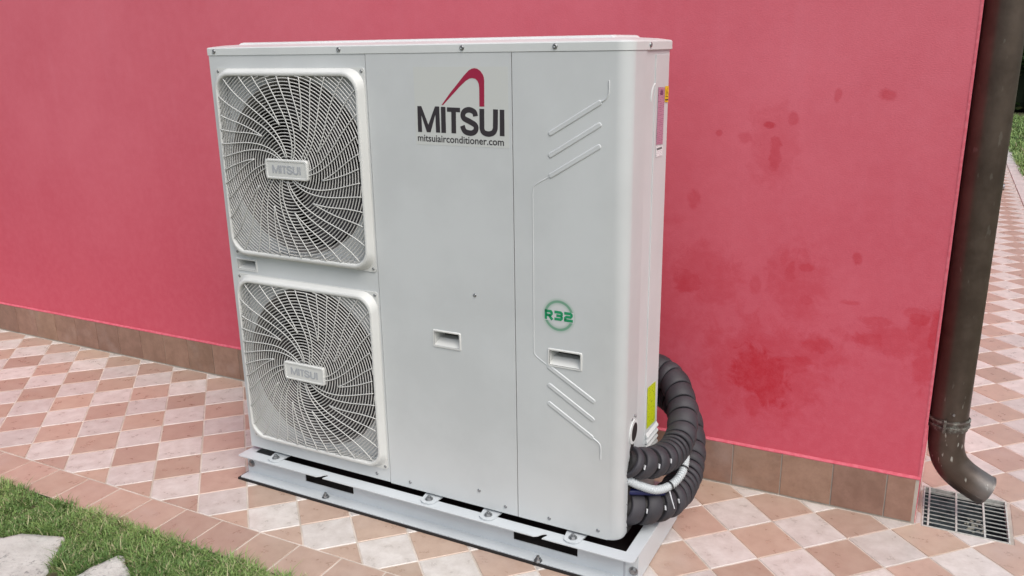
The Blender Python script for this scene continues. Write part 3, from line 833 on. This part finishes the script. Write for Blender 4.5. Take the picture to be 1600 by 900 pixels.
def grille(c):
    cx, cz = c; fr = frame_loft(c, unit)
    mb = MB(); k = 0; r = .030
    while r < .345:
        n = max(40, int(2 * pi * r / .0085)); ok = [in_rr(r * cos(2 * pi * i / n), r * sin(2 * pi * i / n), HWI, HHI, RRI) for i in range(n)]
        pt = lambda i: (cx + r * cos(2 * pi * i / n), dome(r), cz + r * sin(2 * pi * i / n))
        if all(ok): mb.tube([pt(i) for i in range(n)], .00172, 5, closed=True)
        elif any(ok):
            s0 = next(i for i in range(n) if not ok[i]); run = []
            for q in range(s0, s0 + n + 1):
                i = q % n
                if ok[i]: run.append(pt(i))
                else:
                    if len(run) > 1: mb.tube(run, .00172, 5, False)
                    run = []
        r += .0096
    w = mb.build('ring_wires', M_wire, fr); w.data.polygons.foreach_set('use_smooth', [True] * len(w.data.polygons))
    mb = MB(); RM = .34
    def th(te, r): return radians(te - 61 * max(0, 1 - r / RM) ** 2.2)
    def spoke(te, r0, extra=0.0):
        P = []; r = r0
        while r < .36:
            f = max(0, 1 - (r - r0) / .10) if extra else 0
            a = th(te, r) + radians(extra) * f ** 1.5
            x, z = r * cos(a), r * sin(a)
            if not in_rr(x, z, HWI, HHI, RRI): break
            P.append((cx + x, dome(r) - .0028, cz + z)); r += .008
        if len(P) > 1: mb.tube(P, .0017, 5, True)
    for q in range(10):
        b = 24 + q * 36
        spoke(b, .034); spoke(b + 9, .034); spoke(b + 18, .128, 4.0); spoke(b + 26.5, .128, -4.0)
    w = mb.build('spoke_wires', M_spoke, fr); w.data.polygons.foreach_set('use_smooth', [True] * len(w.data.polygons))
    # name badge
    bz = cz + .0005; bx = cx + .0015
    loops = [(.0795, .0295, .007, -.028), (.0795, .0295, .007, -.039), (.0775, .0275, .006, -.0415), (.0725, .0235, .005, -.0415), (.0715, .0225, .004, -.0400)]
    V = []; nn = 4
    for hw, hh, rr, v in loops: V += [(a, v, b) for a, b in rrect(bx, bz, hw, hh, rr, nn)]
    n = 4 * (nn + 1)
    F = [(q * n + i, q * n + (i + 1) % n, (q + 1) * n + (i + 1) % n, (q + 1) * n + i) for q in range(len(loops) - 1) for i in range(n)] + [tuple((len(loops) - 1) * n + i for i in range(n))]
    bd = MB().add(V, F).build('badge', M_plastic, fr, 28)
    lt = MB()
    for poly in letters():
        lt.prism([(bx - .053 + (a - .7436) * .41, bz - .0115 + (b - .1 - 1.091) * .345) for a, b in poly], 'y', -.0402, -.0408)
    lt.build('badge_lettering', M_badgeink, fr)
    # shroud, fan and dark interior behind the wires
    sheet_with_holes(MB(), rrect(cx, cz, .2625, .2705, .062, 12), [circle(cx, cz, .2612, 96)], .0155, 'y').build('orifice_plate', M_case, unit)
    sh = MB(); V = []; n = 72
    for r, v in ((.2615, .0150), (.2540, .022), (.2505, .035), (.2490, .088)): V += [(cx + r * cos(2 * pi * k / n), v, cz + r * sin(2 * pi * k / n)) for k in range(n)]
    sh.add(V, [(q * n + k, q * n + (k + 1) % n, (q + 1) * n + (k + 1) % n, (q + 1) * n + k) for q in range(3) for k in range(n)])
    sh.build('fan_shroud', M_shroud, unit, 40)
    fan = MB().tube([(cx, .025, cz), (cx, .09, cz)], [.055, .060], 28).build('fan_hub', M_fan, unit, 40)
    for b in range(3):
        V = []; F = []; na, nr = 14, 8
        for i in range(nr + 1):
            r = .055 + (.240 - .055) * i / nr
            for j in range(na + 1):
                u = j / na; a = radians(120 * b + 20 + 96 * u * (.75 + .25 * i / nr) + 26 * (i / nr) ** 1.5)
                V.append((cx + r * cos(a), .035 + .05 * u + .008 * sin(u * pi), cz + r * sin(a)))
        F = [(i * (na + 1) + j, i * (na + 1) + j + 1, (i + 1) * (na + 1) + j + 1, (i + 1) * (na + 1) + j) for i in range(nr) for j in range(na)]
        mk('fan_blade', V, F, M_fan, fan, True)
    return fr
Mp = [(0.7448, 1.2613), (0.7574, 1.2613), (0.7772, 1.213), (0.8002, 1.2613), (0.8133, 1.2613), (0.8133, 1.1935), (0.8005, 1.1935), (0.8005, 1.2403), (0.7834, 1.1935), (0.7715, 1.1935), (0.7564, 1.2378), (0.7564, 1.1935), (0.7436, 1.1935)]
def letters():
    out = [Mp, [(.8185, 1.2605), (.8325, 1.2605), (.8315, 1.1932), (.8172, 1.1932)],
           [(.837, 1.2597), (.8768, 1.2590), (.8766, 1.2475), (.8639, 1.2478), (.8625, 1.193), (.8485, 1.1931), (.8499, 1.2481), (.8367, 1.2484)]]
    sl = smooth_line([(.9225, 1.2385), (.919, 1.249), (.9046, 1.2546), (.8909, 1.2512), (.8846, 1.2421), (.8878, 1.2325), (.9036, 1.2252), (.9198, 1.2169), (.9234, 1.2083), (.9188, 1.1990), (.906, 1.195), (.8891, 1.1995), (.8823, 1.2135)], 4)
    out += stroke(sl, .0142)
    out += stroke([Vector((.9415, 1.2576)), Vector((.9410, 1.225))] + smooth_line([(.9405, 1.2088), (.9450, 1.1985), (.9594, 1.1944), (.9735, 1.1985), (.9797, 1.2085)], 4) + [Vector((.9805, 1.225)), Vector((.9814, 1.257))], .0140)
    out.append([(.9936, 1.2566), (1.0066, 1.2563), (1.0060, 1.1904), (.9925, 1.1905)])
    return out
grille(C1); grille(C2)

# ---- front graphics
st = MB().box(.7365, 1.0180, -.00115, -.00085, 1.1600, 1.3620).build('clear_sticker', M_sticker, midp)
sw = [(0.8212, 1.2656), (0.8479, 1.2958), (0.8790, 1.3275), (0.8920, 1.3410), (0.9060, 1.3530), (0.9150, 1.3572), (0.9231, 1.3585), (0.9310, 1.3570), (0.9400, 1.3515), (0.9468, 1.3428), (.9495, 1.3360), (0.9504, 1.3270), (0.9490, 1.2635), (0.9347, 1.2632), (0.9355, 1.3090), (0.9345, 1.3190), (0.9310, 1.3265), (0.9250, 1.3320), (0.9150, 1.3338), (0.9070, 1.3325), (.8970, 1.3275), (0.8796, 1.3140), (0.8547, 1.2916), (0.8251, 1.2650)]
MB().prism(sw, 'y', -.0016, -.00125).build('red_swoosh', M_crimson, midp)
mb = MB()
for poly in letters(): mb.prism(poly, 'y', -.0016, -.00125)
mb.build('brand_lettering', M_ink, midp)
V2, F2 = text_mesh('mitsuiairconditioner.com', .262, .0190, .014)
mk('web_lettering', [(.7420 + a, -.0015, 1.1690 + b - .0125 * a) for a, b in V2], F2, M_ink, midp)
# green refrigerant mark: soft printed ring + letters
t = NT('green_ring_print'); t.set(Roughness=.45)
sep = t.n('ShaderNodeSeparateXYZ'); t.l(t.coords(), sep.inputs[0])
d = t.math('SQRT', t.math('ADD', t.math('POWER', sep.outputs[0], 2.0), t.math('POWER', sep.outputs[2], 2.0)))
e = t.math('ABSOLUTE', t.math('SUBTRACT', d, .0385))
ring = t.math('ADD', t.ramp(e, .0020, .0048, .38, 0), t.ramp(e, .001, .0140, .34, 0))
ins_ = t.math('MULTIPLY', ring, 1.0)
t.col(t.mix(ins_, (0.605, 0.631, 0.637, 1), srgb(20, 135, 90)))
bm = MB(); N = 48
bm.add([(0, 0, 0)] + [(.050 * cos(2 * pi * k / N), 0, .050 * sin(2 * pi * k / N)) for k in range(N)], [(0, 1 + k, 1 + (k + 1) % N) for k in range(N)])
ro = bm.build('green_ring_print', t.m, corner); ro.location = (1.157, -.00105, .7310)
MB().box(1.114, 1.200, -.0013, -.0012, .7155, .7440).build('lettering_ground', M_case, corner)
mb = MB(); cw, ch, sw_ = .0250, .0265, .0074; h_ = sw_ / 2
glyphs = [[[(h_, 0), (h_, ch)], [(0, ch - h_), (cw - .006, ch - h_), (cw - h_ - .001, ch - .0065), (cw - h_ - .001, ch * .60), (cw - .007, ch * .46), (h_, ch * .46)], [(cw * .50, ch * .46), (cw - h_ + .001, 0)]],
          [[(.0005, ch - h_), (cw - .006, ch - h_), (cw - h_, ch - .006), (cw - h_, ch * .62), (cw - .006, ch * .5), (.006, ch * .5)], [(cw - .006, ch * .5), (cw - h_, ch * .38), (cw - h_, .006), (cw - .006, h_), (.0005, h_)]],
          [[(.0005, ch - h_), (cw - .006, ch - h_), (cw - h_, ch - .006), (cw - h_, ch * .62), (cw - .006, ch * .5), (.007, ch * .5), (h_, ch * .40), (h_, h_)], [(0, h_), (cw, h_)]]]
for gi, gl in enumerate(glyphs):
    for pl in gl:
        for qd in stroke([Vector(p) for p in pl], sw_):
            mb.prism([(1.1165 + gi * .0280 + a, .7178 + b) for a, b in qd], 'y', -.0017, -.00135)
mb.build('green_lettering', M_green, corner)

# ---- side labels, pipe openings, louvres
def label_mat(name, base, ink, sx, sz, thr=.5):
    t = NT(name); t.set(Roughness=.45); c = t.coords()
    mp = t.n('ShaderNodeMapping'); mp.inputs['Scale'].default_value = (1, sx, sz); t.l(c, mp.inputs[0])
    f = t.noise(mp.outputs[0], 1.0, 2, .6)
    s = t.n('ShaderNodeSeparateXYZ'); t.l(c, s.inputs[0])
    rows = t.ramp(t.math('SINE', t.math('MULTIPLY', s.outputs[2], sz * 3.0)), -.2, .2)
    t.col(t.mix(t.math('MULTIPLY', t.ramp(f, thr, thr + .06), rows), base, ink)); return t.m
ML = lambda q, x, m, nm, th=.0005: MB().prism(q, 'x', x, x + th).build(nm, m, side)
M_plum = label_mat('plum_label', srgb(186, 134, 156), srgb(120, 70, 96), 260, 420)
M_plum2 = plain('plum_block', srgb(110, 62, 98), .5)
M_whl = label_mat('white_label', (.86, .86, .87, 1), (.25, .25, .3, 1), 300, 500, .5)
M_yel = label_mat('lime_label', srgb(190, 205, 20), srgb(95, 120, 10), 120, 260, .56)
M_warn = plain('warning_yellow', srgb(226, 186, 16), .5)
XS = W - .0009
ML([(.2105, 1.3044), (.2630, 1.3019), (.2600, 1.1561), (.2066, 1.1599)], XS, M_plum, 'rating_label')
ML([(.2270, 1.2960), (.2480, 1.2950), (.2480, 1.2830), (.2270, 1.2840)], XS + .0006, M_plum2, 'print_block', .0002)
ML([(.2669, 1.3048), (.2960, 1.3036), (.2950, 1.2620), (.2669, 1.2640)], XS, M_warn, 'warning_label')
ML([(.2815, 1.2990), (.2915, 1.2760), (.2712, 1.2766)], XS + .0006, M_black, 'warning_triangle', .0002)
ML([(.2815, 1.2960), (.2889, 1.2778), (.2738, 1.2783)], XS + .0009, M_warn, 'warning_triangle_field', .0002)
ML([(.2825, 1.2925), (.2800, 1.2860), (.2822, 1.2860), (.2805, 1.2800), (.2850, 1.2875), (.2828, 1.2877)], XS + .0012, M_black, 'warning_bolt', .0002)
ML([(.2695, 1.2712), (.2935, 1.2702), (.2935, 1.2668), (.2695, 1.2678)], XS + .0006, M_black, 'warning_print', .0002)
ML([(.2070, 1.1550), (.2610, 1.1520), (.2590, 1.1262), (.2070, 1.1275)], XS, M_whl, 'serial_label')
for k in range(14):
    y = .213 + k * .003; ML([(y, 1.1500), (y + .0016, 1.1499), (y + .0016, 1.1445), (y, 1.1446)], XS + .0006, M_ink, 'barcode_bar', .0002)
ML([(.200, .4840), (.2700, .4785), (.2760, .3524), (.202, .3580)], XS, M_yel, 'lime_label')
# crescent press mark
V = []; F = []
for k in range(13):
    a = radians(100 + 80 * k / 12); r = .045; w = .0045 * sin(pi * k / 12) + .0006
    for q, hgt in ((-1, 0), (-.3, .002), (.3, .002), (1, 0)): V.append((W - .0038 + hgt, .208 + (r + q * w) * cos(a), 1.272 + (r + q * w) * sin(a)))
for k in range(12):
    for q in range(3): F.append((k * 4 + q, k * 4 + q + 1, k * 4 + 5 + q, k * 4 + 4 + q))
mk('press_mark', V, F, M_lid, side, True)
# louvre slats
for k in range(5):
    z = .262 + k * .0175
    MB().prism([(W - .001, z), (W + .005, z - .001), (W + .0055, z + .002), (W - .001, z + .012)], 'y', .196, .294).build('louvre_slat', M_lid, side, 40)
# cable entry with white bezel, dark openings for the pipework
def oval(cy, cz, ry, rz, n=20, k=.35): return [(cy + ry * cos(2 * pi * i / n) + k * rz * sin(2 * pi * i / n) * .3, cz + rz * sin(2 * pi * i / n)) for i in range(n)]
MB().prism(oval(.083, .402, .031, .034), 'x', W - .004, W + .003).build('cable_entry_bezel', M_lid, corner, 40)
MB().prism(oval(.086, .400, .021, .026), 'x', W + .0031, W + .0036).build('cable_entry_hole', M_black, corner)
MB().prism(oval(.075, .352, .016, .019), 'x', W - .003, W + .0006).build('cable_entry_hole', M_black, corner)
for y, z in ((.072, .441), (.090, .446), (.100, .440)): screw(W, y, z, corner, pi / 2, .8)
MB().box(W - .002, W + .0004, .052, .111, .105, .325).build('pipe_recess', M_dark, corner)

# ---- mounting feet
feet = None
for x in (.1264, .7355, .9401, 1.209):
    outl = [(-.031, .030), (-.029, .004), (-.0245, -.020)] + [(-.024 * cos(radians(a)), -.026 - .018 * sin(radians(a))) for a in (5, 30, 60, 90, 120, 150, 175)] + [(.0245, -.020), (.029, .004), (.031, .030)]
    mb = MB().prism(outl, 'z', .0925, .0962)
    o = mb.build('mounting_foot', M_stand, unit, 40); o.location = (x, 0, 0)
    b = MB().tube([(0, 0, 0), (0, 0, .0016)], .0125, 20).tube([(0, 0, .0016), (0, 0, .0075)], .0085, 6).tube([(0, 0, .0075), (0, 0, .0125)], .0045, 10).build('bolt', M_steel, o, 40); b.location = (0, -.020, .0963)

# ------------------------------------------------------------------ steel stand
stand = empty('steel_stand', (UX, UY, 0), UYAW); tag(stand, 'low white painted steel channel frame carrying the heat pump on the tiles', 'stand')
SV, VW, SU0, SU1, ZT = -.0530, -.0103, -.013, 1.397, .0912
def flange(z0, z1, notches, parent, name, m=1, off=0):
    out = [(SU0, VW), (SU0, SV + .004), (SU0 + .003, SV)]
    for u in notches: out += [(u - .010, SV), (u + .001, SV + .008), (u + .007, SV + .019), (u + .014, SV + .0245), (u + .021, SV + .0235), (u + .024, SV + .018), (u + .019, SV + .009), (u + .016, SV)]
    out += [(SU1 - .010, SV), (SU1 - .003, SV + .004), (SU1, SV + .012), (SU1, VW)]
    out = [(a, off + m * b) for a, b in out]
    return MB().prism(out, 'z', z0, z1).build(name, M_stand, parent)
fc = empty('front_channel'); fc.parent = stand
flange(ZT - .003, ZT, (.335, 1.113), fc, 'top_flange')
flange(.0085, .0115, (), fc, 'bottom_flange')
slot = lambda u0, u1: [(u0, .0345), (u1, .0345), (u1, .0780), (u0, .0780)]
sheet_with_holes(MB(), [(SU0, .0114), (SU1 - .003, .0114), (SU1 - .003, ZT - .0029), (SU0, ZT - .0029)], [slot(.243, .441), slot(1.019, 1.2205)], VW - .003, 'y', VW).build('web', M_stand, fc)
rc = empty('rear_channel'); rc.parent = stand
flange(ZT - .003, ZT, (), rc, 'top_flange', -1, .34); flange(.0085, .0115, (), rc, 'bottom_flange', -1, .34)
MB().box(SU0, SU1, .3503, .3533, .012, ZT - .0035).build('web', M_stand, rc)
for u0, u1, uo0, uo1 in ((SU0, SU0 + .036, SU0, SU0 + .003), (SU1 - .036, SU1, SU1 - .003, SU1)):
    r_ = empty('side_rail'); r_.parent = stand
    MB().box(u0, u1, VW + .0005, .3498, ZT - .0032, ZT - .0002, .0008).build('top_flange', M_stand, r_)
    MB().box(uo0, uo1, VW + .0005, .3498, .004, ZT - .0036).build('web', M_stand, r_)
for x, z in ((.006, .046), (1.385, .040)):
    mb = MB().tube([(0, VW - .003, 0), (0, VW - .0055, 0)], .013, 20).tube([(0, VW - .0055, 0), (0, VW - .012, 0)], .0085, 6)
    mb.build('bolt', M_steel, stand, 40).location = (x, 0, z)
MB().box(1.356, 1.362, VW - .0036, VW - .003, .014, ZT - .004).build('web_seam', M_badgeink, fc)
for x, y in ((.3434, -.036), (1.1146, -.0480)):
    MB().tube([(0, 0, 0), (0, 0, .0016)], .012, 20).tube([(0, 0, .0016), (0, 0, .009)], .0085, 6).tube([(0, 0, .009), (0, 0, .016)], .0045, 10).build('bolt', M_steel, stand, 40).location = (x, y, .0117)
MB().box(SU0 - .008, SU1 - .002, SV - .0045, VW + .004, .0004, .0083, .001).build('rubber_strip', M_pad_shade, stand)
MB().box(SU0 + .03, SU1 - .02, .332, .3845, .0004, .0083).build('rubber_strip', M_pad_shade, stand)
MB().box(SU0 + .004, SU1 - .0042, VW + .006, .330, .0015, .0065).build('under_unit_shade', M_pad_shade, stand)  # black sheet added over the tiles as painted deep shade under the unit

# ------------------------------------------------------------------ insulated pipes, drain hose
def catmull(P, step):
    D_ = [Vector(q) for q in smooth_line([Vector(p) for p in P], 40)]
    L = [0]
    for i in range(1, len(D_)): L.append(L[-1] + (D_[i] - D_[i - 1]).length)
    n = max(2, int(L[-1] / step)); out = []; j = 0
    for k in range(n + 1):
        s = L[-1] * k / n
        while j < len(L) - 2 and L[j + 1] < s: j += 1
        f = (s - L[j]) / max(1e-9, L[j + 1] - L[j]); out.append(D_[j].lerp(D_[j + 1], min(1, f)))
    return out
def lagged(name, P, r0, seg_lens, label, twist=0.25):
    root = empty(name, P[0]); o0 = Vector(P[0])
    C = catmull(P, .002); C = [c - o0 for c in C]
    MB().tube(C[::4], r0 * .80, 20).build('inner_tube', M_black, root, 60)
    T = [(C[min(i + 1, len(C) - 1)] - C[max(i - 1, 0)]).normalized() for i in range(len(C))]
    nrm = Vector((0, 0, 1)); NN = []
    nrm = (nrm - T[0] * nrm.dot(T[0])).normalized()
    for t in T: nrm = (nrm - t * nrm.dot(t)).normalized(); NN.append(nrm.copy())
    i = 0; n = 36; q = 0
    while i < len(C) - 8:
        L = seg_lens[q % len(seg_lens)] * random.uniform(.92, 1.08); k = max(6, int(L / .002)); e = min(len(C) - 1, i + k)
        gap = (4.6, 5.6, 6.6)[q] if q < 3 else random.choice((1.2, 1.8, 2.6)); V = []; F = []
        # each sleeve: rounded lips, slightly oblique ends like a spiral wrap
        prof = [(0, .80), (0.0, .925), (.02, .965), (.08, .992), (.3, 1.04), (.6, 1.045), (.9, 1.0), (.975, .97), (1, .93), (1, .80)]
        rj = r0 * random.uniform(.985, 1.02); ph = random.uniform(0, 6.28)
        for s, rr in prof:
            for a in range(n):
                an = 2 * pi * a / n
                sk = twist * r0 * sin(an + ph * 0 + 1.2) / .002
                fi = i + gap / 2 + (e - i - gap) * s + sk * (1 if True else 0)
                fi = min(len(C) - 1.001, max(0, fi)); i0 = int(fi); fr_ = fi - i0
                c = C[i0].lerp(C[i0 + 1], fr_); t = T[i0]; nn = NN[i0]; bb = t.cross(nn)
                w = 1 + .012 * noise.noise(Vector((an * 1.5, q * 3.1, s * 2)))
                V.append(c + (nn * cos(an) + bb * sin(an)) * rj * rr * w)
        for s in range(len(prof) - 1):
            for a in range(n): F.append((s * n + a, s * n + (a + 1) % n, (s + 1) * n + (a + 1) % n, (s + 1) * n + a))
        autosmooth(mk('insulation_sleeve', V, F, M_rub, root), 60)
        if q in (0, 1, 2):
            t = T[e]; sd_ = Vector((.45, -.85, .25)); sd_ = (sd_ - t * sd_.dot(t)).normalized(); b_ = t.cross(sd_)
            an_ = atan2(sd_.dot(T[e].cross(NN[e])), sd_.dot(NN[e])); ie = min(len(C) - 1, max(0, int(e + 1.5 + twist * r0 * sin(an_ + 1.2) / .002)))
            p_ = C[ie] + sd_ * r0 * .94
            Vf = [p_ + t * u_ + b_ * w_ + sd_ * o_ for o_ in (-.004, .0005) for u_, w_ in ((-.0018, -.007), (.0018, -.006), (.0016, .007), (-.0018, .006))]
            mk('glue_fleck', Vf, [(0, 1, 2, 3), (4, 5, 6, 7), (0, 1, 5, 4), (1, 2, 6, 5), (2, 3, 7, 6), (3, 0, 4, 7)], M_ties, root)
        i = e; q += 1
    return root
pa = lagged('insulated_pipe', [(-.676, -.575, .318), (-.650, -.545, .304), (-.621, -.500, .292), (-.595, -.42, .288), (-.585, -.35, .315), (-.603, -.28, .364), (-.642, -.22, .412), (-.700, -.185, .440), (-.78, -.17, .455), (-.88, -.17, .46)],
            .0430, [.034, .048, .046, .034, .026, .018, .018, .024, .042, .046, .044, .044, .044], '')
tag(pa, 'upper dark grey foam-lagged pipe looping from the unit side back towards the wall', 'pipe', 'lagged pipes at the unit')
pb = lagged('insulated_pipe', [(-.690, -.565, .168), (-.655, -.53, .160), (-.617, -.495, .155), (-.583, -.43, .157), (-.571, -.34, .181), (-.582, -.26, .236), (-.615, -.20, .306), (-.669, -.16, .344), (-.75, -.14, .36), (-.86, -.14, .365)],
            .0480, [.056, .048, .044, .032, .026, .022, .022, .024, .030, .034, .040], '')
tag(pb, 'lower dark grey foam-lagged pipe, the thicker one nearest the floor tiles', 'pipe', 'lagged pipes at the unit')
# corrugated condensate hose
HP = [(-.690, -.600, .275), (-.664, -.585, .268), (-.637, -.562, .247), (-.600, -.525, .2235), (-.572, -.475, .221), (-.556, -.430, .240), (-.560, -.385, .262), (-.578, -.335, .272)]
C = catmull(HP, .0010); hr = empty('drain_hose', HP[0]); tag(hr, 'pale grey corrugated hose curving between the two dark lagged pipes', 'hose')
C = [c - Vector(HP[0]) for c in C]
MB().tube(C, [.0108 + .0018 * cos(i * 2 * pi / 7.5) for i in range(len(C))], 20, False).build('hose', M_hose, hr, 179)
i = int(len(C) * .52); tt = (C[i + 2] - C[i - 2]).normalized()
MB().tube([C[i] - tt * .0025, C[i] + tt * .0025], .0135, 20, False).build('tie_band', M_black, hr, 60)
MB().tube([C[i] + Vector((.004, -.012, -.010)), C[i] + Vector((.014, -.022, -.028)), C[i] + Vector((.024, -.026, -.052))], [.0018, .0016, .0012], 6).build('tie_tail', M_ties, hr, 60)
i = int(len(C) * .74); tt = (C[i + 2] - C[i - 2]).normalized()
MB().tube([C[i] - tt * .0025, C[i] + tt * .0025], .0135, 20, False).build('tie_band', M_black, hr, 60)
MB().tube([C[2] - (C[4] - C[2]) * 2, C[9]], .0140, 18, False).build('end_collar', M_black, hr, 60)
bl = MB().tube(pathsmooth([(-.695, -.580, .222), (-.655, -.560, .222), (-.620, -.530, .214), (-.590, -.49, .200)]), .0090, 12).build('blue_tape_wrapped_cable', M_blue, None, 60)
tag(bl, 'dark blue wrapped cable just below the corrugated hose', 'cable')
